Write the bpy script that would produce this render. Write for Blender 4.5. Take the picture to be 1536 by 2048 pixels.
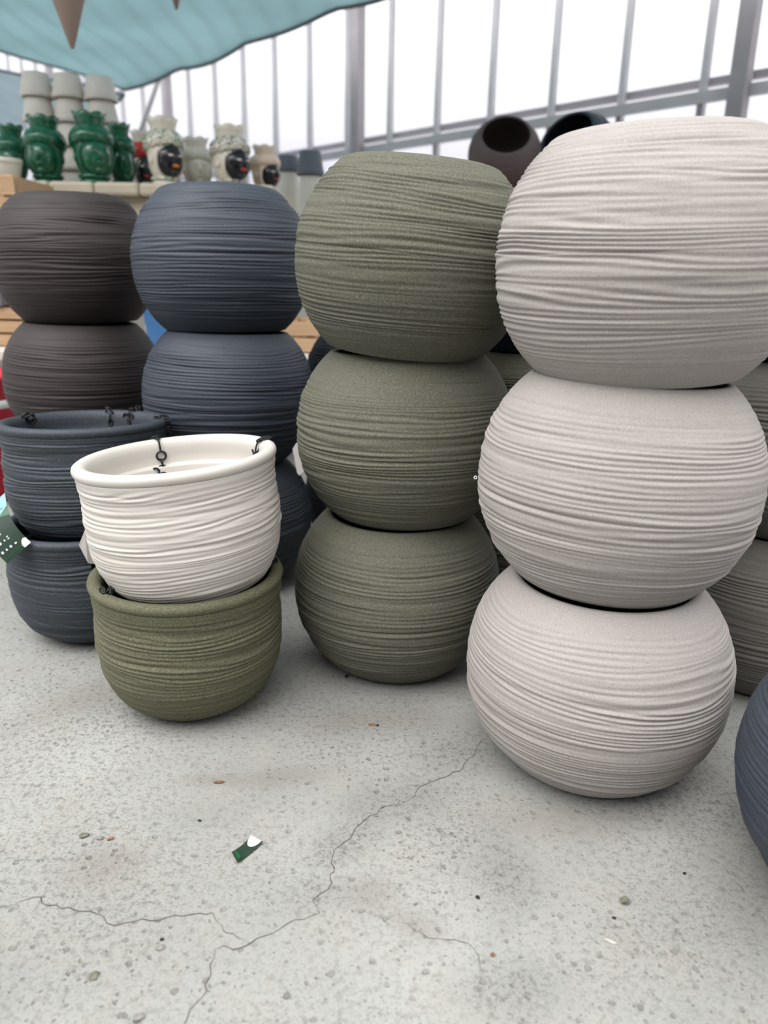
import bpy, math, random
import numpy as np
from mathutils import Matrix, Vector

for o in list(bpy.data.objects):
    bpy.data.objects.remove(o, do_unlink=True)
scene = bpy.context.scene
COL = scene.collection
PI = math.pi
rad = math.radians

# ---------------------------------------------------------------- camera
F, PITCH, ROLL, CAMH = 1490.0, 0.3026, 0.0187, 0.783
cp, sp, cr, sr = math.cos(PITCH), math.sin(PITCH), math.cos(ROLL), math.sin(ROLL)
FW = Vector((0, cp, -sp)); UP0 = Vector((0, sp, cp)); RT0 = Vector((1, 0, 0))
RT = cr * RT0 + sr * UP0; UPV = -sr * RT0 + cr * UP0
cam_d = bpy.data.cameras.new('camera')
cam_d.sensor_fit = 'VERTICAL'; cam_d.sensor_height = 24.0
cam_d.lens = F / 2048 * 24.0
cam_d.clip_start = 0.05; cam_d.clip_end = 300
cam_d.dof.use_dof = True
cam_d.dof.focus_distance = 1.22
cam_d.dof.aperture_fstop = 2.0
cam = bpy.data.objects.new('camera', cam_d); COL.objects.link(cam)
m = Matrix.Identity(4)
for i in range(3):
    m[i][0], m[i][1], m[i][2] = RT[i], UPV[i], -FW[i]
m[2][3] = CAMH
cam.matrix_world = m
scene.camera = cam

# ---------------------------------------------------------------- sky, sun, exposure
world = bpy.data.worlds.new('overcast_sky'); scene.world = world
world.use_nodes = True
nt = world.node_tree; nt.nodes.clear()
wo = nt.nodes.new('ShaderNodeOutputWorld'); bg = nt.nodes.new('ShaderNodeBackground')
tc = nt.nodes.new('ShaderNodeTexCoord'); sx = nt.nodes.new('ShaderNodeSeparateXYZ')
rp = nt.nodes.new('ShaderNodeValToRGB')
rp.color_ramp.elements[0].position = 0.04; rp.color_ramp.elements[0].color = (0.80, 0.79, 0.95, 1)
rp.color_ramp.elements[1].position = 0.26; rp.color_ramp.elements[1].color = (1.0, 1.0, 1.0, 1)
ma_ = nt.nodes.new('ShaderNodeMath'); ma_.operation = 'MULTIPLY_ADD'; ma_.use_clamp = False   # overcast sky: brighter overhead than at the horizon
ma_.inputs[1].default_value = 2.5; ma_.inputs[2].default_value = 0.30
mx_ = nt.nodes.new('ShaderNodeMath'); mx_.operation = 'MAXIMUM'; mx_.inputs[1].default_value = 0.0
nt.links.new(tc.outputs['Generated'], sx.inputs[0]); nt.links.new(sx.outputs['Z'], rp.inputs[0])
nt.links.new(sx.outputs['Z'], mx_.inputs[0]); nt.links.new(mx_.outputs[0], ma_.inputs[0])
nt.links.new(rp.outputs[0], bg.inputs[0]); nt.links.new(ma_.outputs[0], bg.inputs[1])
nt.links.new(bg.outputs[0], wo.inputs[0])
sun_d = bpy.data.lights.new('sun', 'SUN'); sun_d.energy = 1.9; sun_d.angle = rad(50); sun_d.color = (1.0, 0.985, 0.96)
sun = bpy.data.objects.new('sun', sun_d); COL.objects.link(sun)
sun.rotation_euler = Vector((0.50, 0.45, -1.0)).to_track_quat('-Z', 'Y').to_euler()
scene.view_settings.view_transform = 'Standard'; scene.view_settings.look = 'None'
scene.view_settings.gamma = 1.0; scene.view_settings.use_curve_mapping = False
scene.view_settings.exposure = 0.58
scene.cycles.max_bounces = 4; scene.cycles.diffuse_bounces = 3; scene.cycles.glossy_bounces = 2; scene.cycles.transmission_bounces = 3; scene.cycles.transparent_max_bounces = 8
scene.cycles.use_adaptive_sampling = True; scene.cycles.adaptive_threshold = 0.06

# ---------------------------------------------------------------- helpers
def ray(px, py):
    return FW + RT * ((px - 768) / F) - UPV * ((py - 1024) / F)
CAMP = Vector((0, 0, CAMH))
def floor_pt(px, py, z=0.0):
    d = ray(px, py); return CAMP + d * ((z - CAMH) / d.z)
def at(px, py, Y):
    d = ray(px, py); return CAMP + d * (Y / d.y)

def tag(o, label=None, cat=None, group=None, kind=None):
    if label: o['label'] = label
    if cat: o['category'] = cat
    if group: o['group'] = group
    if kind: o['kind'] = kind
    return o
def link(o, parent=None):
    COL.objects.link(o)
    if parent is not None: o.parent = parent
    return o
def empty(name, loc=(0, 0, 0), mat=None):
    o = bpy.data.objects.new(name, None); COL.objects.link(o)
    o.empty_display_size = 0.05
    if mat is not None: o.matrix_world = mat
    else: o.location = loc
    return o
def mesh(name, v, f, smooth=False):
    me = bpy.data.meshes.new(name)
    me.from_pydata([tuple(x) for x in v], [], f)
    if smooth: me.polygons.foreach_set('use_smooth', [True] * len(me.polygons))
    me.update(); return me
def obj(name, me, mat, parent=None, loc=None, M=None):
    o = bpy.data.objects.new(name, me); link(o, parent)
    if mat is not None:
        if not me.materials: me.materials.append(mat)
        if me.materials[0] is not mat:
            o.material_slots[0].link = 'OBJECT'; o.material_slots[0].material = mat
    if M is not None: o.matrix_local = M
    elif loc is not None: o.location = loc
    return o
def box_mesh(name, sx_, sy_, sz_, bev=0.0):
    """box centred on x,y with its bottom on z=0, edges bevelled"""
    import bmesh
    bm = bmesh.new(); bmesh.ops.create_cube(bm, size=1.0)
    for v in bm.verts: v.co = Vector((v.co.x * sx_, v.co.y * sy_, (v.co.z + 0.5) * sz_))
    if bev > 0:
        bmesh.ops.bevel(bm, geom=list(bm.edges), offset=bev, segments=2, affect='EDGES', profile=0.5)
    me = bpy.data.meshes.new(name); bm.to_mesh(me); bm.free(); return me
def lathe(name, prof, n=48, zmod=None, rmod=None, smooth=True):
    v, f = [], []
    for j, (r, z) in enumerate(prof):
        for i in range(n):
            a = 2 * PI * i / n
            rr = r if rmod is None else r * rmod(a, z, j)
            zz = z if zmod is None else z + zmod(a, z, j)
            v.append((rr * math.cos(a), rr * math.sin(a), zz))
    for j in range(len(prof) - 1):
        for i in range(n):
            k = (i + 1) % n
            f.append((j * n + i, j * n + k, (j + 1) * n + k, (j + 1) * n + i))
    return mesh(name, v, f, smooth)
def torus(name, R, r, n=24, k=8, sy_=1.0):
    v, f = [], []
    for i in range(n):
        a = 2 * PI * i / n
        for j in range(k):
            b = 2 * PI * j / k
            q = R + r * math.cos(b)
            v.append((q * math.cos(a), (R * sy_ + r * math.cos(b)) * math.sin(a), r * math.sin(b)))
    for i in range(n):
        for j in range(k):
            f.append((i * k + j, ((i + 1) % n) * k + j, ((i + 1) % n) * k + (j + 1) % k, i * k + (j + 1) % k))
    return mesh(name, v, f, True)
def ellipsoid(name, rx, ry, rz, n=20, k=12, jit=0, seed=0):
    rnd = random.Random(seed)
    v, f = [], []
    v.append((0, 0, -rz))
    for j in range(1, k):
        b = -PI / 2 + PI * j / k
        for i in range(n):
            a = 2 * PI * i / n; s = 1 + rnd.uniform(-jit, jit)
            v.append((rx * math.cos(b) * math.cos(a) * s, ry * math.cos(b) * math.sin(a) * s, rz * math.sin(b) * s))
    v.append((0, 0, rz)); t = len(v) - 1
    for i in range(n): f.append((0, 1 + (i + 1) % n, 1 + i))
    for j in range(k - 2):
        for i in range(n):
            f.append((1 + j * n + i, 1 + j * n + (i + 1) % n, 1 + (j + 1) * n + (i + 1) % n, 1 + (j + 1) * n + i))
    for i in range(n): f.append((t, 1 + (k - 2) * n + i, 1 + (k - 2) * n + (i + 1) % n))
    return mesh(name, v, f, jit == 0)
def tube(name, pts, r, k=8):
    v, f = [], []
    pts = [Vector(p) for p in pts]
    for i, p in enumerate(pts):
        d = (pts[min(i + 1, len(pts) - 1)] - pts[max(i - 1, 0)]).normalized()
        a = d.orthogonal().normalized() if i == 0 else (a - d * a.dot(d)).normalized()
        b = d.cross(a)
        for j in range(k):
            t = 2 * PI * j / k; v.append(p + a * (r * math.cos(t)) + b * (r * math.sin(t)))
    for i in range(len(pts) - 1):
        for j in range(k):
            f.append((i * k + j, i * k + (j + 1) % k, (i + 1) * k + (j + 1) % k, (i + 1) * k + j))
    f.append(tuple(range(k))[::-1]); f.append(tuple((len(pts) - 1) * k + j for j in range(k)))
    return mesh(name, v, f, True)

# ---------------------------------------------------------------- materials
def new_mat(name):
    ma = bpy.data.materials.new(name); ma.use_nodes = True
    n = ma.node_tree; b = n.nodes['Principled BSDF']
    return ma, n, b
def node(n, t, **kw):
    q = n.nodes.new(t)
    for k, v in kw.items():
        if k.startswith('i_'):
            key = k[2:]; key = int(key) if key.isdigit() else key
            q.inputs[key].default_value = v
        else: setattr(q, k, v)
    return q
def noise(n, vec, scale, detail=3, rough=0.5):
    q = node(n, 'ShaderNodeTexNoise'); q.inputs['Scale'].default_value = scale
    q.inputs['Detail'].default_value = detail; q.inputs['Roughness'].default_value = rough
    if vec is not None: n.links.new(vec, q.inputs['Vector'])
    return q.outputs['Fac']
def ramp(n, fac, stops):
    q = node(n, 'ShaderNodeValToRGB'); el = q.color_ramp.elements
    while len(el) < len(stops): el.new(0.5)
    for e_, (p_, c_) in zip(el, stops):
        e_.position = p_; e_.color = (c_, c_, c_, 1) if not hasattr(c_, '__len__') else (*c_[:3], 1)
    n.links.new(fac, q.inputs[0]); return q.outputs[0]
def mixc(n, fac, a, b, mode='MIX'):
    q = node(n, 'ShaderNodeMix', data_type='RGBA', blend_type=mode)
    for s, val in ((0, fac), (6, a), (7, b)):
        if hasattr(val, 'is_linked') or hasattr(val, 'links'): n.links.new(val, q.inputs[s])
        elif s == 0: q.inputs[s].default_value = val
        else: q.inputs[s].default_value = (*val[:3], 1)
    return q.outputs[2]
def bump(n, b, h, strength, dist, prev=None):
    q = node(n, 'ShaderNodeBump'); q.inputs['Strength'].default_value = strength
    q.inputs['Distance'].default_value = dist
    n.links.new(h, q.inputs['Height'])
    if prev is not None: n.links.new(prev, q.inputs['Normal'])
    if b is not None: n.links.new(q.outputs[0], b.inputs['Normal'])
    return q.outputs[0]
def ocoord(n):
    return node(n, 'ShaderNodeTexCoord').outputs['Object']

def stone_plastic(name, col, dark, light, speck=1.0, rough=0.8, grain=0.35):
    """moulded plastic with a sandy speckle"""
    ma, n, b = new_mat(name); v = ocoord(n)
    col, dark, light = [[x * ALB for x in q_] for q_ in (col, dark, light)]
    s1 = noise(n, v, 480, 2, 0.6); s2 = noise(n, v, 400, 2, 0.6); s3 = noise(n, v, 9, 2)
    c = mixc(n, ramp(n, s3, [(0.3, 0.0), (0.7, 1.0)]), [x * 0.95 for x in col], [min(1, x * 1.05) for x in col])
    c = mixc(n, ramp(n, s1, [(0.33, speck), (0.49, 0.0)]), c, dark)
    c = mixc(n, ramp(n, s2, [(0.53, 0.0), (0.68, speck)]), c, light)
    n.links.new(c, b.inputs['Base Color'])
    b.inputs['Roughness'].default_value = rough; b.inputs['Specular IOR Level'].default_value = 0.38 if max(col) < 0.08 else 0.3
    bump(n, b, s1, grain, 0.0012)
    return ma
def plain(name, col, rough=0.6, var=0.06, scale=20, metallic=0.0, spec=0.4):
    ma, n, b = new_mat(name); v = ocoord(n)
    col = [x * 0.82 for x in col]
    s = noise(n, v, scale, 3)
    c = mixc(n, ramp(n, s, [(0.3, 0.0), (0.7, 1.0)]), [max(0, x * (1 - var)) for x in col], [min(1, x * (1 + var)) for x in col])
    n.links.new(c, b.inputs['Base Color'])
    b.inputs['Roughness'].default_value = rough; b.inputs['Metallic'].default_value = metallic
    b.inputs['Specular IOR Level'].default_value = spec
    return ma
def wood(name, c1, c2):
    ma, n, b = new_mat(name); v = ocoord(n)
    mp = node(n, 'ShaderNodeMapping'); mp.inputs['Scale'].default_value = (3, 40, 40); n.links.new(v, mp.inputs[0])
    s = noise(n, mp.outputs[0], 2.0, 4, 0.6)
    n.links.new(mixc(n, ramp(n, s, [(0.3, 0.0), (0.7, 1.0)]), c1, c2), b.inputs['Base Color'])
    b.inputs['Roughness'].default_value = 0.75
    bump(n, b, s, 0.2, 0.002)
    return ma

MAT = {}
ALB = 0.55
MAT['beige'] = stone_plastic('beige_stone_plastic', (0.55, 0.505, 0.475), (0.36, 0.32, 0.30), (0.70, 0.665, 0.635), 0.5)
MAT['olive'] = stone_plastic('olive_stone_plastic', (0.182, 0.178, 0.134), (0.085, 0.085, 0.066), (0.29, 0.285, 0.21), 0.8)
MAT['slate'] = stone_plastic('slate_stone_plastic', (0.055, 0.069, 0.096), (0.030, 0.04, 0.052), (0.115, 0.13, 0.155), 0.5, 0.58)
MAT['navy'] = stone_plastic('navy_stone_plastic', (0.026, 0.034, 0.055), (0.014, 0.02, 0.035), (0.05, 0.06, 0.09), 0.5, 0.72)
MAT['brown'] = stone_plastic('brown_stone_plastic', (0.044, 0.031, 0.030), (0.025, 0.021, 0.019), (0.085, 0.066, 0.062), 0.4, 0.62)
MAT['mauve'] = stone_plastic('mauve_brown_stone_plastic', (0.17, 0.125, 0.125), (0.10, 0.075, 0.075), (0.22, 0.17, 0.17), 0.4, 0.6)
MAT['blue_grey'] = stone_plastic('blue_grey_plastic', (0.26, 0.275, 0.33), (0.2, 0.21, 0.25), (0.3, 0.32, 0.36), 0.3, 0.6)
MAT['taupe'] = stone_plastic('shaded_beige_stone_plastic', (0.23, 0.215, 0.19), (0.14, 0.13, 0.115), (0.32, 0.30, 0.275), 0.5)  # the beige plastic with the rear row's shade put into its colour
MAT['white'] = stone_plastic('white_plastic', (0.90, 0.845, 0.775), (0.88, 0.825, 0.755), (0.92, 0.865, 0.80), 0.3, 0.55, 0.06)
MAT['moss'] = stone_plastic('moss_stone_plastic', (0.178, 0.172, 0.106), (0.062, 0.062, 0.04), (0.29, 0.29, 0.19), 0.85)
MAT['anthracite'] = stone_plastic('anthracite_stone_plastic', (0.053, 0.067, 0.086), (0.03, 0.042, 0.05), (0.15, 0.17, 0.19), 0.6, 0.6)
MAT['chain'] = plain('black_metal', (0.012, 0.012, 0.014), 0.45, 0.1, 60, 0.3)
MAT['steel'] = plain('galvanised_steel', (0.46, 0.46, 0.49), 0.55, 0.06, 6, 0.0)
MAT['steel_pink'] = plain('painted_steel', (0.34, 0.32, 0.345), 0.6, 0.06, 6)
MAT['wood'] = wood('pine_wood', (0.36, 0.23, 0.13), (0.50, 0.33, 0.19))
MAT['wood_pale'] = wood('pale_board', (0.41, 0.36, 0.27), (0.53, 0.47, 0.37))
MAT['wood_white'] = plain('whitewashed_board', (0.70, 0.64, 0.58), 0.7)
MAT['green_glaze'] = plain('green_glaze', (0.014, 0.115, 0.058), 0.16, 0.35, 14, 0, 0.5)
MAT['cream_glaze'] = plain('cream_glaze', (0.82, 0.76, 0.64), 0.2, 0.05, 10, 0, 0.5)
MAT['bisque'] = plain('pale_bisque', (0.84, 0.79, 0.70), 0.5, 0.05, 10)
MAT['sand_glaze'] = plain('sand_glaze', (0.82, 0.66, 0.53), 0.35, 0.06, 10)
MAT['black_glaze'] = plain('black_glaze', (0.012, 0.013, 0.020), 0.15, 0.1, 10, 0, 0.5)
MAT['red_glaze'] = plain('red_glaze', (0.55, 0.05, 0.04), 0.25)
MAT['orange_glaze'] = plain('orange_glaze', (0.72, 0.20, 0.04), 0.25)
MAT['ivory'] = plain('ivory_ceramic', (0.80, 0.75, 0.68), 0.6, 0.05, 12)
MAT['red'] = plain('red_plastic', (0.55, 0.010, 0.035), 0.4)
MAT['blue'] = plain('blue_plastic', (0.065, 0.19, 0.42), 0.5)
MAT['grey_plastic'] = plain('grey_plastic', (0.22, 0.22, 0.23), 0.6)
MAT['white_card'] = plain('white_card', (0.86, 0.85, 0.84), 0.6, 0.02)
MAT['pink_card'] = plain('pinkish_card', (0.74, 0.69, 0.67), 0.6, 0.02)
MAT['tag_green'] = plain('dark_green_card', (0.012, 0.034, 0.020), 0.55, 0.12, 60)
MAT['tag_green2'] = plain('leaf_green_card', (0.020, 0.10, 0.035), 0.35, 0.12, 60)
MAT['tag_blue'] = plain('sky_blue_card', (0.22, 0.42, 0.56), 0.35, 0.1, 30)
MAT['terracotta'] = plain('taupe_terracotta', (0.34, 0.26, 0.215), 0.75, 0.06, 10)
MAT['hem'] = plain('dark_hem', (0.10, 0.115, 0.12), 0.9)
MAT['cord'] = plain('cord', (0.30, 0.27, 0.22), 0.9)
MAT['leaf_brown'] = plain('dry_leaf', (0.20, 0.10, 0.05), 0.8, 0.3, 200)
MAT['chip_orange'] = plain('orange_chip', (0.30, 0.15, 0.08), 0.8, 0.3, 200)
MAT['chip_grey'] = plain('grey_chip', (0.24, 0.23, 0.21), 0.85, 0.25, 200)
MAT['chip_dark'] = plain('dark_chip', (0.02, 0.018, 0.016), 0.85, 0.3, 200)
MAT['chip_olive'] = plain('olive_chip', (0.15, 0.15, 0.11), 0.8, 0.4, 120)
MAT['chip_pale'] = plain('pale_chip', (0.50, 0.48, 0.44), 0.85, 0.15, 120)
MAT['crack'] = plain('crack_dirt', (0.115, 0.10, 0.09), 1.0, 0.35, 60, 0, 0.0)

def patterned(name, base, ink, scale=26, lo=0.50, hi=0.56):
    ma, n, b = new_mat(name); v = ocoord(n)
    s = noise(n, v, scale, 2, 0.5)
    n.links.new(mixc(n, ramp(n, s, [(lo, 0.0), (hi, 1.0)]), base, ink), b.inputs['Base Color'])
    b.inputs['Roughness'].default_value = 0.2
    return ma
MAT['pattern_green'] = patterned('green_leaf_glaze', (0.70, 0.65, 0.55), (0.03, 0.14, 0.08))
MAT['pattern_black'] = patterned('black_scroll_glaze', (0.66, 0.62, 0.54), (0.03, 0.03, 0.04))

def concrete():
    ma, n, b = new_mat('worn_concrete'); v = ocoord(n)
    big = noise(n, v, 2.2, 4, 0.55); mid = noise(n, v, 9, 4, 0.6); fine = noise(n, v, 95, 4, 0.7); vf = noise(n, v, 420, 2, 0.6)
    wornm = noise(n, v, 3.1, 3, 0.5)
    c = mixc(n, ramp(n, big, [(0.32, 0.0), (0.68, 1.0)]), (0.205, 0.206, 0.194), (0.315, 0.317, 0.302))
    c = mixc(n, ramp(n, mid, [(0.45, 0.0), (0.75, 0.5)]), c, (0.235, 0.222, 0.192))
    st = noise(n, v, 4.3, 3, 0.6)
    c = mixc(n, ramp(n, st, [(0.58, 0.0), (0.78, 0.42)]), c, (0.175, 0.15, 0.122))
    wn = ramp(n, wornm, [(0.42, 0.32), (0.66, 0.85)])
    def blobs(spec):
        acc = None
        for (px, py), rx_, ry_, ang_ in spec:
            p = floor_pt(px, py)
            mp = node(n, 'ShaderNodeMapping', vector_type='TEXTURE'); mp.inputs['Location'].default_value = p
            mp.inputs['Rotation'].default_value = (0, 0, ang_); mp.inputs['Scale'].default_value = (rx_, ry_, 1)
            n.links.new(v, mp.inputs[0])
            ln = node(n, 'ShaderNodeVectorMath', operation='LENGTH'); n.links.new(mp.outputs[0], ln.inputs[0])
            ad = node(n, 'ShaderNodeMath', operation='MULTIPLY_ADD'); n.links.new(mid, ad.inputs[0]); ad.inputs[1].default_value = 1.3; n.links.new(ln.outputs['Value'], ad.inputs[2])
            r_ = ramp(n, ad.outputs[0], [(0.55, 1.0), (1.0, 0.5), (1.0, 0.5)]) if False else None
            mr = node(n, 'ShaderNodeMapRange', interpolation_type='SMOOTHSTEP'); mr.inputs[1].default_value = 0.65; mr.inputs[2].default_value = 2.1; mr.inputs[3].default_value = 1.0; mr.inputs[4].default_value = 0.0
            n.links.new(ad.outputs[0], mr.inputs[0]); o_ = mr.outputs[0]
            if acc is None: acc = o_
            else:
                m2 = node(n, 'ShaderNodeMath', operation='MAXIMUM'); n.links.new(acc, m2.inputs[0]); n.links.new(o_, m2.inputs[1]); acc = m2.outputs[0]
        return acc
    worn_b = blobs([((640, 1790), 0.07, 0.05, 0.3), ((690, 1690), 0.08, 0.05, 0.7), ((800, 1600), 0.10, 0.06, 0.4), ((920, 1500), 0.11, 0.08, 0.3), ((1010, 1990), 0.09, 0.05, 0.2), ((1480, 1780), 0.06, 0.12, 0.1), ((1010, 1760), 0.06, 0.08, 0.2)])
    stain_shadow_b = blobs([((740, 1790), 0.05, 0.045, 0.0), ((830, 1850), 0.045, 0.03, -0.5), ((560, 1555), 0.12, 0.03, 0.2), ((430, 1560), 0.06, 0.02, 0.0), ((760, 1440), 0.22, 0.06, 0.1), ((210, 1740), 0.07, 0.05, 0.4), ((1120, 1640), 0.16, 0.06, 0.0), ((160, 1400), 0.16, 0.07, 0.9)])  # brownish stains; last blob paints in the soft shadow of the dark pots
    pits_b = blobs([((200, 1950), 0.26, 0.16, 0.0), ((150, 1720), 0.16, 0.12, 0.0), ((500, 2000), 0.16, 0.10, 0.2)])
    mm_ = node(n, 'ShaderNodeMath', operation='MAXIMUM'); n.links.new(wn, mm_.inputs[0]); n.links.new(worn_b, mm_.inputs[1]); wm = mm_.outputs[0]
    sb = node(n, 'ShaderNodeMath', operation='MULTIPLY'); n.links.new(stain_shadow_b, sb.inputs[0]); sb.inputs[1].default_value = 0.5
    c = mixc(n, sb.outputs[0], c, (0.168, 0.150, 0.132))
    wb_ = node(n, 'ShaderNodeMath', operation='MULTIPLY'); n.links.new(worn_b, wb_.inputs[0]); wb_.inputs[1].default_value = 0.5
    c = mixc(n, wb_.outputs[0], c, (0.17, 0.172, 0.16))
    for fa, lo_, hi_, cc in ((fine, 0.36, 0.50, (0.118, 0.118, 0.106)), (noise(n, v, 230, 3, 0.6), 0.34, 0.48, (0.14, 0.135, 0.12))):
        q = node(n, 'ShaderNodeMath', operation='MULTIPLY'); n.links.new(ramp(n, fa, [(lo_, 1.0), (hi_, 0.0)]), q.inputs[0]); n.links.new(wm, q.inputs[1])
        c = mixc(n, q.outputs[0], c, cc)
    c = mixc(n, ramp(n, vf, [(0.58, 0.0), (0.75, 0.4)]), c, (0.42, 0.42, 0.405))
    # pits
    heights = []
    dn_ = node(n, 'ShaderNodeMath', operation='MAXIMUM'); n.links.new(ramp(n, noise(n, v, 1.7, 2), [(0.34, 0.12), (0.60, 0.8)]), dn_.inputs[0]); n.links.new(pits_b, dn_.inputs[1]); dens = dn_.outputs[0]
    for sc, lo, hi, amt in ((62, 0.24, 0.33, 0.62), (105, 0.20, 0.31, 0.45), (190, 0.22, 0.32, 0.5)):
        wv = node(n, 'ShaderNodeVectorMath', operation='ADD')
        nz = node(n, 'ShaderNodeTexNoise'); nz.inputs['Scale'].default_value = sc * 1.5; n.links.new(v, nz.inputs['Vector'])
        sc_ = node(n, 'ShaderNodeVectorMath', operation='SCALE'); sc_.inputs[3].default_value = 0.55 / sc
        n.links.new(nz.outputs['Color'], sc_.inputs[0]); n.links.new(v, wv.inputs[0]); n.links.new(sc_.outputs[0], wv.inputs[1])
        vo = node(n, 'ShaderNodeTexVoronoi'); vo.inputs['Scale'].default_value = sc; n.links.new(wv.outputs[0], vo.inputs['Vector'])
        sep = node(n, 'ShaderNodeSeparateColor'); n.links.new(vo.outputs['Color'], sep.inputs[0])
        # random pit size: distance - random*k
        mu = node(n, 'ShaderNodeMath', operation='MULTIPLY'); n.links.new(sep.outputs[0], mu.inputs[0]); mu.inputs[1].default_value = 0.36
        ad = node(n, 'ShaderNodeMath', operation='ADD'); n.links.new(vo.outputs['Distance'], ad.inputs[0]); n.links.new(mu.outputs[0], ad.inputs[1])
        pit = ramp(n, ad.outputs[0], [(lo, 1.0), (hi, 0.0)])
        pm = node(n, 'ShaderNodeMath', operation='MULTIPLY'); n.links.new(pit, pm.inputs[0]); n.links.new(dens, pm.inputs[1])
        am = node(n, 'ShaderNodeMath', operation='MULTIPLY'); n.links.new(pm.outputs[0], am.inputs[0]); am.inputs[1].default_value = amt
        c = mixc(n, am.outputs[0], c, (0.088, 0.081, 0.072))
        heights.append(pm.outputs[0])
    n.links.new(c, b.inputs['Base Color'])
    b.inputs['Roughness'].default_value = 0.85; b.inputs['Specular IOR Level'].default_value = 0.25
    inv = node(n, 'ShaderNodeMath', operation='MAXIMUM'); n.links.new(heights[0], inv.inputs[0]); n.links.new(heights[1], inv.inputs[1])
    neg = node(n, 'ShaderNodeMath', operation='MULTIPLY'); n.links.new(inv.outputs[0], neg.inputs[0]); neg.inputs[1].default_value = -1
    p = bump(n, None, neg.outputs[0], 0.7, 0.003)
    p = bump(n, None, fine, 0.55, 0.003, p)
    bump(n, b, mid, 0.15, 0.006, p)
    return ma
MAT['concrete'] = concrete()

def cloth_mat(name, col):
    ma = bpy.data.materials.new(name); ma.use_nodes = True; n = ma.node_tree; n.nodes.clear()
    out = node(n, 'ShaderNodeOutputMaterial'); v = ocoord(n)
    w = node(n, 'ShaderNodeTexWave'); w.inputs['Scale'].default_value = 1.1; w.inputs['Distortion'].default_value = 1.2
    w.inputs['Detail'].default_value = 1.0; n.links.new(v, w.inputs['Vector'])
    s = noise(n, v, 0.9, 3)
    c = mixc(n, ramp(n, w.outputs['Fac'], [(0.0, 0.0), (0.5, 1.0)]), [x * 0.94 for x in col], col)
    c = mixc(n, ramp(n, s, [(0.35, 0.3), (0.65, 0.0)]), c, [x * 0.7 for x in col])
    d = node(n, 'ShaderNodeBsdfDiffuse'); t = node(n, 'ShaderNodeBsdfTranslucent'); mx = node(n, 'ShaderNodeMixShader')
    n.links.new(c, d.inputs[0]); n.links.new(c, t.inputs[0]); mx.inputs[0].default_value = 0.7
    n.links.new(d.outputs[0], mx.inputs[1]); n.links.new(t.outputs[0], mx.inputs[2]); n.links.new(mx.outputs[0], out.inputs[0])
    return ma
MAT['cloth'] = cloth_mat('teal_shade_net', (0.36, 0.465, 0.485))
MAT['cloth2'] = cloth_mat('grey_shade_net', (0.40, 0.46, 0.49))
def pane_mat():
    ma = bpy.data.materials.new('greenhouse_glass'); ma.use_nodes = True; n = ma.node_tree; n.nodes.clear()
    out = node(n, 'ShaderNodeOutputMaterial')
    t = node(n, 'ShaderNodeBsdfTransparent'); t.inputs[0].default_value = (0.985, 0.985, 0.99, 1)
    g = node(n, 'ShaderNodeBsdfTranslucent'); g.inputs[0].default_value = (0.95, 0.95, 0.97, 1)
    s = node(n, 'ShaderNodeMixShader'); s.inputs[0].default_value = 0.06
    n.links.new(t.outputs[0], s.inputs[1]); n.links.new(g.outputs[0], s.inputs[2]); n.links.new(s.outputs[0], out.inputs[0])
    return ma
MAT['pane'] = pane_mat()
MAT['ground'] = plain('pale_gravel', (0.5, 0.49, 0.5), 0.9, 0.1, 3)

# ---------------------------------------------------------------- structure: floor, greenhouse walls
AZ = rad(44); WD = 5.4
UU = Vector((-math.sin(AZ), math.cos(AZ), 0)); NN = Vector((math.cos(AZ), math.sin(AZ), 0))
WALLM = Matrix(((UU.x, NN.x, 0, 0), (UU.y, NN.y, 0, 0), (0, 0, 1, 0), (0, 0, 0, 1)))   # local x along the wall, y outward
def uvp(u, v, z=0.0): return UU * u + NN * v + Vector((0, 0, z))

def slab(name, corners, z0, z1):
    v = [(c.x, c.y, z1) for c in corners] + [(c.x, c.y, z0) for c in corners]
    k = len(corners)
    f = [tuple(range(k)), tuple(range(2 * k - 1, k - 1, -1))] + [(i, k + i, k + (i + 1) % k, (i + 1) % k) for i in range(k)]
    return mesh(name, v, f)
U0, U1, V0 = -9.0, 17.0, -9.0
fl = obj('floor', slab('floor', [uvp(U0, V0), uvp(U0, WD + 0.15), uvp(U1, WD + 0.15), uvp(U1, V0)], -0.15, 0.0), MAT['concrete'])
tag(fl, 'worn pale grey concrete floor with pits', None, None, 'structure')
gr = obj('ground', slab('ground', [uvp(-60, -60), uvp(-60, 60), uvp(80, 60), uvp(80, -60)], -0.4, -0.2), MAT['ground'])
tag(gr, 'pale ground outside the greenhouse', None, None, 'structure')

wl = obj('wall_blocker', slab('wall_blocker', [Vector((-9, -5.2, 0)), Vector((9, -5.2, 0)), Vector((9, -5.0, 0)), Vector((-9, -5.0, 0))], 0.0, 5.2), MAT['grey_plastic'])  # unseen wall, added to cut low sky light from behind the camera
tag(wl, 'plain grey unseen wall added behind the camera to block low sky light', None, None, 'structure')

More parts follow.
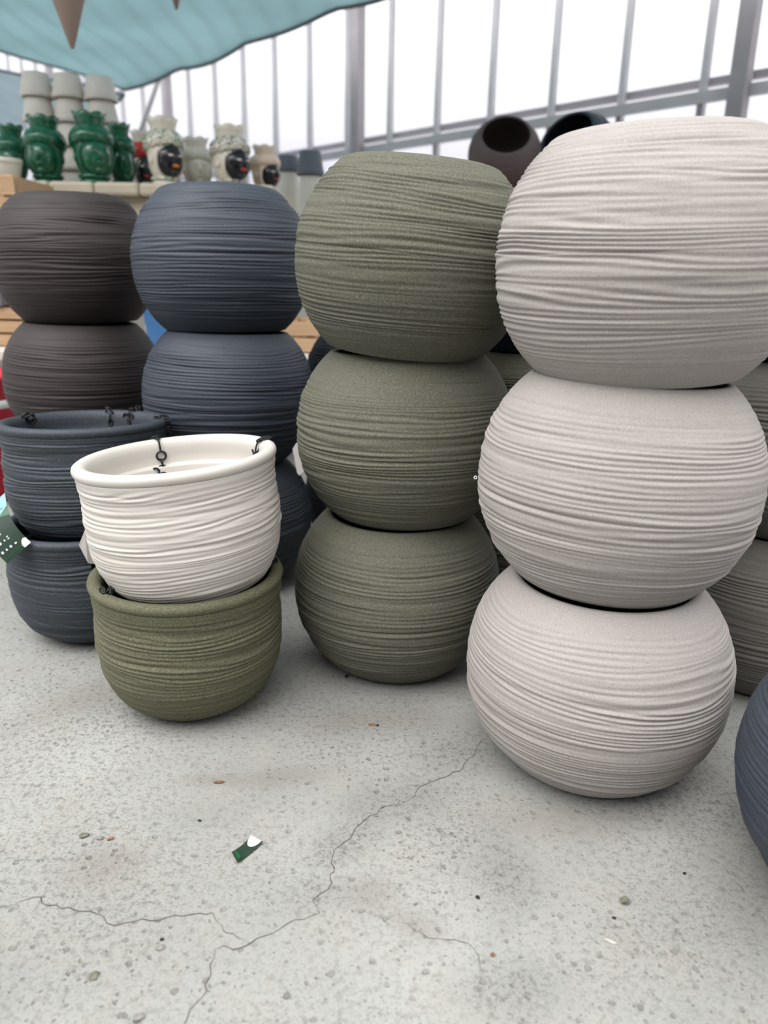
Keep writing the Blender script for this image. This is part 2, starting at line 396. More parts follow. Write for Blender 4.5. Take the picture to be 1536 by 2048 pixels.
# cracks in the floor
def crack(px_pts, w, seed):
    rnd = random.Random(seed)
    P = [floor_pt(*p) for p in px_pts]; path = []
    for a, b in zip(P[:-1], P[1:]):
        k = max(2, int((b - a).length / 0.009)); d = (b - a).normalized(); s = Vector((-d.y, d.x, 0))
        for i in range(k):
            j = min(1, 3 * math.sin(PI * i / k)) * 0.0045
            path.append(a.lerp(b, i / k) + s * rnd.uniform(-j, j))
    path.append(P[-1]); v, f = [], []
    N = len(path)
    for i, p in enumerate(path):
        d = (path[min(i + 1, N - 1)] - path[max(i - 1, 0)]).normalized(); s = Vector((-d.y, d.x, 0))
        ww = 0.62 * w * rnd.uniform(0.35, 1.25) * min(1, 0.25 + 3 * min(i, N - 1 - i) / N)
        for q in (p + s * ww, p - s * ww): v.append((q.x, q.y, 0.0007))
    for i in range(N - 1): f.append((2 * i, 2 * i + 1, 2 * i + 3, 2 * i + 2))
    return mesh('crack', v, f)
cracks = [
    ([(-30, 1828), (10, 1813), (60, 1797), (82, 1795), (96, 1812), (150, 1821), (190, 1827), (213, 1847), (250, 1846), (300, 1842), (350, 1831), (400, 1827), (425, 1826), (445, 1852), (452, 1866), (500, 1888)], 0.0013, 1),
    ([(430, 1900), (500, 1888), (530, 1872), (560, 1858), (590, 1840), (640, 1826)], 0.0014, 2),
    ([(640, 1826), (625, 1800), (655, 1780), (660, 1755), (668, 1745), (662, 1726), (668, 1700), (700, 1678), (722, 1648), (760, 1618), (800, 1602)], 0.0012, 3),
    ([(800, 1602), (815, 1602), (832, 1582), (870, 1562), (905, 1545), (925, 1538), (950, 1505), (975, 1470)], 0.0010, 4),
    ([(430, 1900), (420, 1930), (410, 1970), (404, 1995), (380, 2020), (362, 2060)], 0.0014, 5),
    ([(800, 1845), (840, 1865), (880, 1878), (925, 1885), (945, 1895), (960, 1930), (962, 1960)], 0.0007, 6),
]
for pts, w, sd in cracks:
    obj('crack', crack(pts, w, sd), MAT['crack'], fl)

def wall_run(name, M, u_list, zlo, zhi, pw, label, posts, rails, spacing):
    root = empty(name, mat=M); tag(root, label, None, None, 'structure')
    mm = box_mesh('mullion', 0.045, 0.05, zhi - zlo)
    for u in u_list: obj('mullion', mm, MAT['steel'], root, (u, 0, zlo))
    pm_ = box_mesh('pane', spacing - 0.05, 0.006, zhi - zlo)
    for u in u_list[:-1]: obj('pane', pm_, MAT['pane'], root, (u + spacing / 2, 0.02, zlo))
    po = box_mesh('post', 0.11, 0.10, zhi + 0.1, 0.006)
    for u in posts: obj('post', po, MAT['steel_pink'], root, (u, -0.09, 0))
    L = u_list[-1] - u_list[0]; uc = (u_list[-1] + u_list[0]) / 2
    for z, off, h, mt in rails:
        obj('rail', box_mesh('rail', L, 0.05, h), MAT[mt], root, (uc, off, z - h / 2))
    obj('plinth', box_mesh('plinth', L, 0.16, zlo), MAT['wood_white'], root, (uc, 0.0, 0))
    return root
SPC = 0.6035
ul = [2.59 + SPC * k for k in range(-12, 24)]
WM = WALLM.copy(); WM.translation = NN * WD
wall_run('window_1', WM, ul, 0.55, 5.2, 0.1, 'tall greenhouse glazing with slim grey bars', [2.31 - 3.65, 2.31, 5.97, 9.62, 13.28],
         [(2.08, 0.05, 0.05, 'steel_pink'), (1.975, -0.05, 0.07, 'steel'), (3.4, -0.05, 0.06, 'steel')], SPC)
# brace on the third post
WE = Matrix(((-NN.x, UU.x, 0, 0), (-NN.y, UU.y, 0, 0), (0, 0, 1, 0), (0, 0, 0, 1)))
WE.translation = UU * 16.8
wall_run('window_2', WE, [-5.3 + SPC * k for k in range(24)], 0.55, 5.2, 0.1, 'far end glazing of the greenhouse', [-1.0, 2.6, 6.2],
         [(1.975, 0.05, 0.07, 'steel')], SPC)
br = obj('brace', tube('brace', [uvp(9.62, WD - 0.12, 3.3), uvp(10.35, WD - 0.14, 2.55)], 0.035), MAT['steel'])
tag(br, 'diagonal grey brace on the glazing post above the painted heads', None, None, 'structure'); br.name = 'trim_1'

# shade nets
def net(name, corners, mat, n=36, m_=30, sag=0.028, seed=0, label='', hem=True):
    rnd = random.Random(seed); A, B, C_, D = [Vector(c) for c in corners]; v, f = [], []
    for j in range(m_ + 1):
        for i in range(n + 1):
            s, t = i / n, j / m_
            p = (A * (1 - s) + B * s) * (1 - t) + (D * (1 - s) + C_ * s) * t
            z = sag * (math.sin(s * 22) * 0.5 + math.sin(t * 19 + s * 3) * 0.6) - sag * 1.6 * abs(math.sin(s * PI * 7)) * (1 if t < 0.03 else 0.3)
            v.append((p.x, p.y, p.z + z))
    for j in range(m_):
        for i in range(n):
            a = j * (n + 1) + i; f.append((a, a + 1, a + n + 2, a + n + 1))
    o = obj(name, mesh(name, v, f, True), mat)
    if hem:
        obj('hem', tube('hem', [v[i] for i in range(n + 1)], 0.022, 6), MAT['hem'], o); obj('hem', tube('hem', [v[j * (n + 1)] for j in range(m_ + 1)], 0.018, 6), MAT['hem'], o)
    md = o.modifiers.new('thickness', 'SOLIDIFY'); md.thickness = 0.004
    return tag(o, label, 'shade net')
ZC = 3.0
net('shade_net', [(-3.36, 10.5, ZC), (3.30, 3.40, ZC), (0.9, 1.3, ZC), (-6.3, 3.7, ZC)], MAT['cloth'], n=60, m_=40, label='teal shade net stretched under the greenhouse roof, its unseen near part drawn forward for shade')  # near part, out of view, drawn forward to shade the stacks and floor
net('shade_net', [(-3.45, 10.75, ZC), (-5.2, 13.2, ZC - 0.1), (-9.2, 10.6, ZC - 0.1), (-7.2, 6.6, ZC)], MAT['cloth2'], seed=2, label='grey shade net further back behind the white pot columns')
# support wires of the nets
for i, (a, b) in enumerate([((-3.5, 10.6, ZC + 0.05), (3.5, 3.4, ZC + 0.05)), ((-3.4, 10.5, ZC + 0.04), (-6.35, 3.6, ZC + 0.04))]):
    o = obj('trim_%d' % (i + 2), tube('wire', [a, b], 0.012), MAT['steel'])
    tag(o, 'steel pipe carrying the edge of the shade net', None, None, 'structure')

# ---------------------------------------------------------------- ribbed planters
def pnoise(rng, T, Z, ct, cz):
    """periodic value noise: T in 0..1 (wraps), Z in 0..1"""
    g = rng.uniform(-1, 1, (cz + 2, ct))
    x = T * ct; y = Z * cz
    xi = np.floor(x).astype(int); yi = np.clip(np.floor(y).astype(int), 0, cz)
    fx = x - xi; fy = np.clip(y - yi, 0, 1)
    fx = fx * fx * (3 - 2 * fx); fy = fy * fy * (3 - 2 * fy)
    x0 = xi % ct; x1 = (xi + 1) % ct
    a = g[yi, x0] * (1 - fx) + g[yi, x1] * fx
    b = g[np.minimum(yi + 1, cz + 1), x0] * (1 - fx) + g[np.minimum(yi + 1, cz + 1), x1] * fx
    return a * (1 - fy) + b * fy
def ribbed(name, outer, rest_top, rest_bot, nth, seed, lam=0.0088, amp=0.0015, fade=(0.0, 0.2), seam=None, warp=1.1):
    """outer: dense (r,z) profile from bottom to top that carries the ribs; rest_top / rest_bot: plain continuation"""
    rng = np.random.default_rng(seed)
    o = np.array(outer); d = np.gradient(o, axis=0); d /= np.linalg.norm(d, axis=1)[:, None]
    nor = np.stack([d[:, 1], -d[:, 0]], 1)
    s = np.concatenate([[0], np.cumsum(np.linalg.norm(np.diff(o, axis=0), axis=1))]); L = s[-1]
    T, S = np.meshgrid(np.arange(nth) / nth, s / L)
    ph = S * L / lam + warp * pnoise(rng, T, S, 4, 5) + 0.9 * pnoise(rng, T, S, 3, 13) + 0.45 * pnoise(rng, T, S, 8, 18) + 0.14 * pnoise(rng, T, S, 16, 30)
    a = 0.5 + 0.75 * pnoise(rng, T, S, 7, 22)
    cz = int(L / lam * 1.15)
    h = 0.80 * np.clip(a + 0.1, 0.0, 1.2) * np.sin(2 * PI * ph) + 0.80 * pnoise(rng, T, S, 6, cz) + 0.50 * pnoise(rng, T, S, 11, int(cz * 1.8)) + 0.55 * pnoise(rng, T, S, 6, int(cz * 0.45))
    h = h - 0.35 * np.clip(-h - 0.35, 0, 1)          # grooves a little sharper than crests
    f0, f1 = fade
    fd = np.clip((1 - S) / max(f1, 1e-4) - 0.15, 0.08, 1) * np.clip(0.35 + S / 0.12, 0, 1)
    fd *= np.clip(0.8 + 0.45 * pnoise(rng, T, S, 4, 5), 0.35, 1.2)
    if seam is not None: h = h - 1.6 * np.exp(-((S - seam - 0.006 * pnoise(rng, T, S, 6, 1)) * L / 0.0012) ** 2)
    D = h * amp * fd
    rr = o[:, 0][:, None] + nor[:, 0][:, None] * D; zz = o[:, 1][:, None] + nor[:, 1][:, None] * D
    ang = 2 * PI * T
    rings = np.stack([rr * np.cos(ang), rr * np.sin(ang), zz], -1)
    def plain_rings(pr):
        pr = np.array(pr); an = 2 * PI * np.arange(nth) / nth
        return np.stack([pr[:, :1] * np.cos(an), pr[:, :1] * np.sin(an), np.repeat(pr[:, 1:], nth, 1)], -1)
    V = np.concatenate([plain_rings(rest_bot), rings, plain_rings(rest_top)], 0)
    nr = V.shape[0]
    idx = np.arange(nr * nth).reshape(nr, nth); nx = np.roll(idx, -1, 1)
    Q = np.stack([idx[:-1], nx[:-1], nx[1:], idx[1:]], -1).reshape(-1, 4)
    me = bpy.data.meshes.new(name)
    me.vertices.add(nr * nth); me.vertices.foreach_set('co', V.reshape(-1).astype(np.float32))
    me.loops.add(len(Q) * 4); me.loops.foreach_set('vertex_index', Q.reshape(-1).astype(np.int32))
    me.polygons.add(len(Q)); me.polygons.foreach_set('loop_start', np.arange(0, len(Q) * 4, 4, dtype=np.int32))
    me.polygons.foreach_set('loop_total', np.full(len(Q), 4, dtype=np.int32))
    me.polygons.foreach_set('use_smooth', np.ones(len(Q), dtype=bool))
    me.update(calc_edges=True); me.validate()
    return me

BR, BH, KB, KT, BP, BT, ZM, PITCHZ, CZ = 0.215, 0.3275, 0.6482, 0.6378, 1.9939, 2.1425, 0.4869, 0.3248, 0.008
def ball_r(z):
    zb = ZM * BH; ab = zb / (1 - KB ** BP) ** (1 / BP); a2 = (BH - zb) / (1 - KT ** BT) ** (1 / BT)
    return BR * ((1 - ((zb - z) / ab) ** BP) ** (1 / BP) if z < zb else (1 - ((z - zb) / a2) ** BT) ** (1 / BT))
ZTOP = 0.3165
def ball_mesh(seed, nth=288, nz=270):
    zs = np.linspace(0, ZTOP, 800); pr = np.array([(ball_r(z), z) for z in zs])
    s = np.concatenate([[0], np.cumsum(np.linalg.norm(np.diff(pr, axis=0), axis=1))])
    q = np.linspace(0, s[-1], nz)
    outer = np.stack([np.interp(q, s, pr[:, 0]), np.interp(q, s, pr[:, 1]) + CZ], 1)
    bot = [(0.0005, 0.0), (0.50 * BR, 0.0), (0.545 * BR, 0.0008), (0.60 * BR, 0.0035), (0.63 * BR, 0.0058)]
    re = ball_r(ZTOP); zt = ZTOP + CZ
    top = [(re - 0.0022, zt + 0.0025), (re - 0.007, zt + 0.004), (re - 0.013, zt + 0.003), (re - 0.016, zt - 0.001)]
    for z in np.linspace(ZTOP - 0.02, 0.02, 14): top.append((ball_r(z) - 0.013, z + CZ))
    top += [(0.5 * BR, 0.016), (0.0005, 0.016)]
    return ribbed('ball_planter', outer, top, bot, nth, seed, seam=0.47)
BALLS = [ball_mesh(11), ball_mesh(23), ball_mesh(37)]
BALL_FAR = ball_mesh(41, 120, 110)
HC = BH / 2
def ball(x, y, level, mat, label, group, var=0, tx=0.0, ty=0.0, spin=0.0, flip=False, scale=1.0, dz=0.0):
    zc = CZ + (level * PITCHZ + HC) * scale + dz
    R = Matrix.Rotation(-ty, 4, 'X') @ Matrix.Rotation(tx, 4, 'Y') @ Matrix.Rotation(spin, 4, 'Z')
    if flip: R = R @ Matrix.Rotation(PI, 4, 'X')
    M = Matrix.Translation((x, y, zc)) @ R @ Matrix.Scale(scale, 4) @ Matrix.Translation((0, 0, -HC - CZ + (0.0 if not flip else 0.008)))
    o = obj('ball_planter', BALLS[var % 3], MAT[mat], M=M)
    return tag(o, label, 'planter', group)

GRP = {'b': 'beige ball planters in the front stack', 'o': 'olive ball planters in the front stack', 's': 'slate blue ball planters in the front stack', 'n': 'dark brown ball planters in the front stack'}
X, Y = 0.3614, 1.1287
ball(X, Y, 0, 'beige', 'beige ribbed ball planter on the floor, lowest of the beige stack', GRP['b'], 0, spin=0.5)
bm_ = ball(X + 0.0028, Y + 0.0109, 1, 'beige', 'beige ribbed ball planter in the middle of the beige stack', GRP['b'], 1, 0.030, 0.015, 1.9, dz=-0.004)
ball(X + 0.0083, Y + 0.0043, 2, 'beige', 'beige ribbed ball planter on top of the beige stack', GRP['b'], 2, -0.045, -0.045, 0.3, True)
X, Y = 0.0297, 1.4663
ball(X, Y, 0, 'olive', 'olive green ribbed ball planter on the floor under two others', GRP['o'], 1, spin=3.1)
ball(X + 0.0092, Y + 0.0033, 1, 'olive', 'olive green ribbed ball planter in the middle of the front olive stack', GRP['o'], 2, -0.0043, 0.020, 4.2, dz=-0.002)
ball(X + 0.0145, Y - 0.0209, 2, 'olive', 'olive green ribbed ball planter tilted on top of the front olive stack', GRP['o'], 0, 0.0762, -0.055, 5.4, True)
X, Y = -0.4103, 1.9018
ball(X, Y, 0, 'slate', 'slate blue ribbed ball planter on the floor behind the white hanging pot', GRP['s'], 2, spin=1.1)
ball(X + 0.0111, Y + 0.004, 1, 'slate', 'slate blue ribbed ball planter in the middle of the slate stack', GRP['s'], 0, 0.014, 0.0129, 2.3)
ball(X + 0.0059, Y + 0.0161, 2, 'slate', 'slate blue ribbed ball planter on top of the slate stack', GRP['s'], 1, -0.0043, 0.0063, 0.7, True)
X, Y = -0.8649, 2.1533
ball(X, Y, 0, 'brown', 'dark brown ribbed ball planter on the floor behind the anthracite pots', GRP['n'], 0, spin=2.2)
ball(X + 0.003, Y - 0.006, 1, 'brown', 'dark brown ribbed ball planter in the middle of the brown stack', GRP['n'], 1, 0.0219, -0.001, 3.3)
ball(X + 0.0045, Y + 0.0069, 2, 'brown', 'dark brown ribbed ball planter on top of the brown stack', GRP['n'], 2, -0.0165, -0.0134, 4.4, True)
# right edge, near the camera
ball(0.696, 0.813, 0, 'slate', 'slate blue ribbed ball planter cut by the right edge near the camera', None, 1, spin=0.9)
# second row
G2 = 'ball planters in the second row'
ball(-0.02, 2.155, 0, 'navy', 'navy ball planter on the floor behind the slate and olive stacks', G2, 0, spin=1.0)
ball(-0.02, 2.155, 1, 'navy', 'navy ball planter upper one between the slate and olive stacks', G2, 1, spin=2.0)
ball(0.335, 1.775, 0, 'olive', 'olive ball planter on the floor behind the beige and olive stacks', G2, 2, spin=1.7, scale=0.97)
ball(0.335, 1.775, 1, 'olive', 'olive ball planter seen in the gap between olive and beige stacks', G2, 0, spin=2.9, scale=0.97)
ball(0.335, 1.775, 2, 'navy', 'navy ball planter on the half hidden olive pair behind the beige stack', G2, 1, spin=0.2, flip=True, scale=0.95, dz=0.012)
ball(0.80, 1.43, 0, 'taupe', 'shade-darkened beige ball planter on the floor behind the beige stack at right', G2, 1, spin=0.4)  # 'taupe' is the beige plastic with shade put into its colour
ball(0.80, 1.43, 1, 'taupe', 'shade-darkened beige ball planter in the middle of the right rear stack', G2, 2, spin=1.4)
ball(0.80, 1.43, 2, 'brown', 'brown ball planter on the shade-darkened beige pair at the right edge', G2, 0, spin=2.4, flip=True)
# small translucent clip on the rim of the middle beige planter
def child_world(o, parent, M):
    bpy.context.view_layer.update()
    o.parent = parent; o.matrix_parent_inverse = Matrix.Identity(4)
    o.matrix_local = parent.matrix_world.inverted() @ M
pcl = at(951, 955, 1.12)
o = obj('plastic_clip', torus('plastic_clip', 0.0022, 0.0007, 12, 6), MAT['white_card'])
child_world(o, bm_, Matrix.Translation(pcl) @ Matrix.Rotation(rad(75), 4, 'X'))

# ---------------------------------------------------------------- hanging pots with chains
HR, HH, HK, HP, HB = 0.1761, 0.2636, 0.5043, 2.7731, 0.9719
def hang_mesh(seed, lam=0.0086, amp=0.0017):
    zb = 0.62 * HH; ab = zb / (1 - HK ** HP) ** (1 / HP)
    pr = [(((1 - ((zb - z) / ab) ** HP) ** (1 / HP)) * HR * HB, z) for z in np.linspace(0.004, zb, 400)]
    for t in np.linspace(0.01, 1, 120):
        z = zb + (HH - 0.020 - zb) * t
        pr.append((HR * (HB - 0.016 * math.sin(t * PI) ** 2 + 0.008 * max(0, t - 0.6) / 0.4), z))
    pr = np.array(pr); s = np.concatenate([[0], np.cumsum(np.linalg.norm(np.diff(pr, axis=0), axis=1))])
    q = np.linspace(0, s[-1], 230); outer = np.stack([np.interp(q, s, pr[:, 0]), np.interp(q, s, pr[:, 1])], 1)
    bot = [(0.0005, 0.0), (0.45 * HR, 0.0), (0.485 * HR, 0.001)]
    r0 = outer[-1, 0]
    top = [(r0 - 0.0012, HH - 0.0193), (r0 + 0.0006, HH - 0.0182), (0.990 * HR, HH - 0.0165), (0.998 * HR, HH - 0.013), (1.0 * HR, HH - 0.009), (0.99 * HR, HH - 0.0042), (0.962 * HR, HH - 0.001),
           (0.93 * HR, HH), (0.89 * HR, HH - 0.002), (0.858 * HR, HH - 0.008), (0.845 * HR, HH - 0.018), (0.842 * HR, HH - 0.03), (0.838 * HR, HH - 0.047),
           (0.828 * HR, HH - 0.050), (0.798 * HR, HH - 0.051), (0.788 * HR, HH - 0.055), (0.77 * HR, HH - 0.12), (0.66 * HR, 0.06), (0.5 * HR, 0.025), (0.0005, 0.02)]
    return ribbed('hanging_pot', outer, top, bot, 288, seed, lam, amp, (0, 0.06), warp=1.25)
HANG = [hang_mesh(5), hang_mesh(8)]
RING = torus('ring', 0.0088, 0.0019, 22, 8); OVAL = torus('link', 0.0085, 0.0019, 20, 8, 0.5); HOOK = torus('hook', 0.0115, 0.0018, 20, 8, 0.32)
for k_ in (RING, OVAL, HOOK): k_.materials.append(MAT['chain'])
def hang(x, y, z, tx, ty, mat, label, group, var, spin=0.0):
    R = Matrix.Rotation(-ty, 4, 'X') @ Matrix.Rotation(tx, 4, 'Y')
    M = Matrix.Translation((x, y, z + HH / 2)) @ R @ Matrix.Translation((0, 0, -HH / 2))
    root = empty('hanging_pot', mat=M); tag(root, label, 'hanging pot', group)
    obj('bowl', HANG[var], MAT[mat], root, M=Matrix.Rotation(spin, 4, 'Z'))
    return root
def chain(root, theta, spec):
    """spec: (kind, radius factor, dz from rim, sideways, euler) in the frame x outward, y sideways, z up at angle theta"""
    c = empty('chain'); c.parent = root; c.matrix_local = Matrix.Rotation(theta, 4, 'Z')
    for kind, rf, dz, sd, eu in spec:
        me = {'r': RING, 'o': OVAL, 'h': HOOK}[kind]
        M = Matrix.Translation((rf * HR, sd, HH + dz)) @ Matrix.Rotation(eu[2], 4, 'Z') @ Matrix.Rotation(eu[1], 4, 'Y') @ Matrix.Rotation(eu[0], 4, 'X')
        obj({'r': 'ring', 'o': 'link', 'h': 'hook'}[kind], me, MAT['chain'], c, M=M)
Hh = PI / 2
wh = hang(-0.3595, 1.2865, 0.2216, -0.0807, 0.0092, 'white', 'white ribbed hanging pot nested on the moss green hanging pot', 'hanging pots on the floor', 0, 1.0)
ghp = hang(-0.3635, 1.2886, 0.0005, 0.0, 0.0, 'moss', 'moss green ribbed hanging pot on the floor under the white one', 'hanging pots on the floor', 1, 2.6)
du = hang(-0.6575, 1.6034, 0.2178, -0.0099, 0.05, 'anthracite', 'anthracite ribbed hanging pot on top of its twin at left', 'hanging pots on the floor', 1, 0.4)
dl = hang(-0.6651, 1.5797, 0.0, 0.0, 0.0, 'anthracite', 'anthracite ribbed hanging pot on the floor beneath its twin', 'hanging pots on the floor', 0, 3.9)
chain(wh, rad(118), [('o', 0.925, 0.0015, 0, (0, 0, 0)), ('o', 0.945, 0.0025, 0.003, (0.6, 0.3, 1.2)), ('h', 0.866, -0.010, 0, (Hh, 0, Hh)) if False else ('h', 0.855, -0.012, 0, (Hh, Hh + 0.15, 0)),
                     ('r', 0.828, -0.031, 0, (0, Hh - 0.1, 0)), ('o', 0.822, -0.0455, 0.001, (Hh, Hh, 0)), ('r', 0.815, -0.058, 0.002, (0, Hh - 0.15, 0)),
                     ('o', 0.80, -0.055, 0.016, (0.5, 0.4, 0.3)), ('o', 0.805, -0.060, 0.019, (1.2, 0.8, 1.3)), ('o', 0.795, -0.063, 0.013, (0.2, 1.0, 2.0)), ('r', 0.80, -0.070, 0.004, (0.4, 0.9, 0.5))])
chain(wh, rad(24), [('h', 0.93, 0.002, 0, (0.2, 0, 0)), ('h', 0.90, 0.001, 0.006, (0.3, -0.25, 0.1)), ('h', 0.845, -0.012, 0.006, (Hh, Hh + 0.5, 0.4)), ('r', 0.80, -0.026, 0.008, (0.3, Hh - 0.3, 0.2)), ('o', 0.80, -0.033, 0.006, (Hh, Hh, 0.3)), ('r', 0.795, -0.045, 0.006, (0.2, Hh - 0.2, 0.5))])
chain(ghp, rad(-133), [('o', 0.90, 0.0015, 0, (0.2, 0.1, 0.2)), ('o', 0.885, 0.0030, 0.005, (0.9, 0.5, 1.0)), ('r', 0.855, -0.003, -0.005, (0.3, 0.7, 0.2)), ('o', 0.86, -0.008, 0.004, (1.3, 0.9, 0.4)), ('o', 0.92, 0.002, -0.008, (0.5, 0.2, 1.4))])
chain(ghp, rad(14), [('o', 0.90, 0.0015, 0, (0.2, 0.1, 0.2)), ('o', 0.925, 0.0030, 0.006, (0.9, 0.3, 1.0)), ('r', 0.87, -0.002, -0.005, (0.3, 0.7, 0.2)), ('o', 0.84, -0.012, 0.0, (1.3, 0.9, 0.4))])
chain(du, rad(163), [('o', 0.90, 0.0015, 0, (0.2, 0.1, 0.2)), ('o', 0.86, 0.0010, 0.006, (0.9, 0.5, 1.0)), ('r', 0.82, -0.004, -0.002, (0.3, 0.9, 0.2)), ('r', 0.79, -0.006, 0.006, (1.0, 0.6, 0.7)), ('o', 0.77, -0.012, 0.0, (1.3, 0.9, 0.4))])
chain(du, rad(91), [('o', 0.95, 0.004, 0.006, (0.4, -0.2, 0.4)), ('o', 0.92, 0.003, 0.0, (0.9, 0.2, 0.3)), ('r', 0.865, -0.006, -0.003, (0.2, Hh - 0.5, 0)), ('o', 0.845, -0.017, -0.005, (Hh, Hh, 0)), ('o', 0.84, -0.029, -0.005, (0, Hh, 0))])
chain(du, rad(69), [('o', 0.97, 0.006, -0.006, (0.7, -0.6, 0.4)), ('o', 0.93, 0.003, -0.002, (0.9, 0.2, 0.3)), ('r', 0.85, -0.012, 0.0, (0.2, Hh - 0.2, 0)), ('r', 0.845, -0.014, 0.010, (0.2, Hh - 0.2, 0.2)), ('o', 0.84, -0.026, 0.004, (0.3, Hh, 0)), ('o', 0.90, 0.002, 0.004, (0.2, 0.5, 1.0))])
chain(du, rad(5), [('o', 0.90, 0.002, -0.002, (0.4, 0.1, 0.4)), ('o', 0.96, 0.002, 0.003, (0.9, 0.2, 0.3)), ('r', 1.0, -0.001, 0.0, (0.5, 0.6, 0)), ('o', 1.02, -0.012, 0.0, (Hh, Hh - 0.1, 0)), ('o', 1.02, -0.026, 0.0, (0, Hh, 0)), ('o', 1.02, -0.039, 0.001, (Hh, Hh, 0))])

# ---- green care tag hanging on the anthracite pot
tr, rr_, bm2 = at(10, 986, 1.455), at(62, 1085, 1.405), at(14, 1127, 1.385)
TL = tr + (bm2 - rr_)
cu, cv = bm2 - rr_, tr - rr_               # width (right -> left), length (down -> up)
cn = cu.cross(cv).normalized()
if cn.y > 0: cn = -cn
def card(s, t, off=0.0):
    bow = 0.010 * math.sin(PI * min(max(t, 0), 1)) * 1.0
    return rr_ + cu * s + cv * t + (-cu.normalized()) * (-bow * 0.9) * (1 if True else 0) + cn * (off + bow)
def card_patch(name, outline, off, thick=0.0):
    """closed outline in (s,t); fan from its middle"""
    k = len(outline); ms = sum(p[0] for p in outline) / k; mt = sum(p[1] for p in outline) / k
    v = [card(ms, mt, off)] + [card(s, t, off) for s, t in outline]
    f = [(0, 1 + i, 1 + (i + 1) % k) for i in range(k)]
    return v, f
def card_grid(name, n=6, m_=14):
    v, f = [], []
    for L in (0.0, -0.0006):
        for j in range(m_ + 1):
            for i in range(n + 1): v.append(card(i / n, j / m_, L))
    q = (n + 1) * (m_ + 1)
    for j in range(m_):
        for i in range(n):
            a = j * (n + 1) + i
            f.append((a, a + 1, a + n + 2, a + n + 1)); f.append((q + a, q + a + n + 1, q + a + n + 2, q + a + 1))
    for i in range(n):
        f.append((i, q + i, q + i + 1, i + 1)); a = m_ * (n + 1) + i; f.append((a, a + 1, q + a + 1, q + a))
    for j in range(m_):
        a = j * (n + 1); f.append((a, a + n + 1, q + a + n + 1, q + a)); a += n; f.append((a, q + a, q + a + n + 1, a + n + 1))
    return mesh(name, v, f)
tg = obj('care_tag', card_grid('care_tag'), MAT['tag_green']); tag(tg, 'glossy dark green care tag with white symbols')
child_world(tg, du, Matrix.Identity(4))
def tag_sub(name, polys, mat, off):
    v, f = [], []
    for pl_ in polys:
        a, b = card_patch(name, pl_, off); k = len(v); v += a; f += [tuple(i + k for i in t) for t in b]
    o = obj(name, mesh(name, v, f), MAT[mat], tg); return o
def strip(n, fa): return [fa(i / n) for i in range(n + 1)]
def quadband(fa, fb, n, off, name, mat):
    v, f = [], []
    for i in range(n + 1):
        v.append(card(*fa(i / n), off)); v.append(card(*fb(i / n), off))
    for i in range(n): f.append((2 * i, 2 * i + 1, 2 * i + 3, 2 * i + 2))
    return obj(name, mesh(name, v, f), MAT[mat], tg)
quadband(lambda q: (q, 0.60 + 0.12 * math.sin(q * 2.2)), lambda q: (q, 0.78 + 0.10 * q), 10, 0.0004, 'hill_print', 'tag_green2')
quadband(lambda q: (q, 0.78 + 0.10 * q - 0.12 * math.sin(q * 3)), lambda q: (q, 1.0), 10, 0.0006, 'sky_print', 'tag_blue')
tag_sub('corner_print', [[(0, 0), (0.24, -0.0), (0.25, 0.06), (0.17, 0.12), (0.08, 0.14), (0.0, 0.12)]], 'white_card', 0.0009)
quadband(lambda q: (0.25 + 0.75 * q, 0.045), lambda q: (0.25 + 0.75 * q, 0.060), 6, 0.0005, 'line_print', 'tag_green2')
A_ = np.array([[-48.0, -52.0], [42.0, -99.0]])
def st(px, py): q = np.linalg.solve(A_, np.array([px - 62.0, py - 1085.0])); return float(q[0]), float(q[1])
def blob(px, py, w, h, n=10, ang=0.0, hole=False):
    w, h = w * 0.7, h * 0.7; s, t = st(px, py); return [(s + w * math.cos(2 * PI * i / n + ang), t + h * math.sin(2 * PI * i / n + ang)) for i in range(n)]
def bar(px, py, w, h):
    w = w * 0.7; s, t = st(px, py); return [(s - w, t - h), (s + w, t - h), (s + w, t + h), (s - w, t + h)]
def star(px, py, r):
    r = r * 0.7; s, t = st(px, py); return [(s + r * (1 if i % 2 else 0.4) * math.cos(PI * i / 6), t + r * 0.57 * (1 if i % 2 else 0.4) * math.sin(PI * i / 6)) for i in range(12)]
icons = [bar(25, 1070, .05, .007), bar(27, 1074, .05, .007), blob(19.5, 1078, .035, .03, 5, .4), blob(11, 1085, .06, .035, 12), bar(3.5, 1089, .05, .007), bar(5, 1093, .05, .007),
         blob(37.5, 1084, .06, .022, 8, .5), star(28, 1091, .08), blob(20, 1097.5, .045, .04, 4), star(12, 1104, .09), bar(8, 1069, .16, .012), bar(1, 1058, .06, .03)]
tag_sub('symbols', icons, 'white_card', 0.0008)
# small price tags
def flat_card(name, px_pts, Ys, mat, parent, thick=0.0006):
    P = [at(px, py, yy) for (px, py), yy in zip(px_pts, Ys)]; k = len(P)
    nrm = (P[1] - P[0]).cross(P[2] - P[0]).normalized()
    v = P + [p + nrm * thick for p in P]
    f = [tuple(range(k))[::-1], tuple(range(k, 2 * k))] + [(i, (i + 1) % k, k + (i + 1) % k, k + i) for i in range(k)]
    o = obj(name, mesh(name, v, f), MAT[mat]); child_world(o, parent, Matrix.Identity(4)); return o
t1 = flat_card('price_tag', [(158, 1091), (169, 1062), (200, 1070), (200, 1130), (176, 1126)], [1.285, 1.283, 1.30, 1.305, 1.29], 'pink_card', wh)
tag(t1, 'white folded price tag')
flat_card('tag_strap', [(176, 1096), (200, 1096), (200, 1150), (183, 1138)], [1.30, 1.32, 1.32, 1.30], 'chain', wh)
navy0 = [o for o in bpy.data.objects if o.get('label', '').startswith('slate blue ribbed ball planter in the middle')][0]
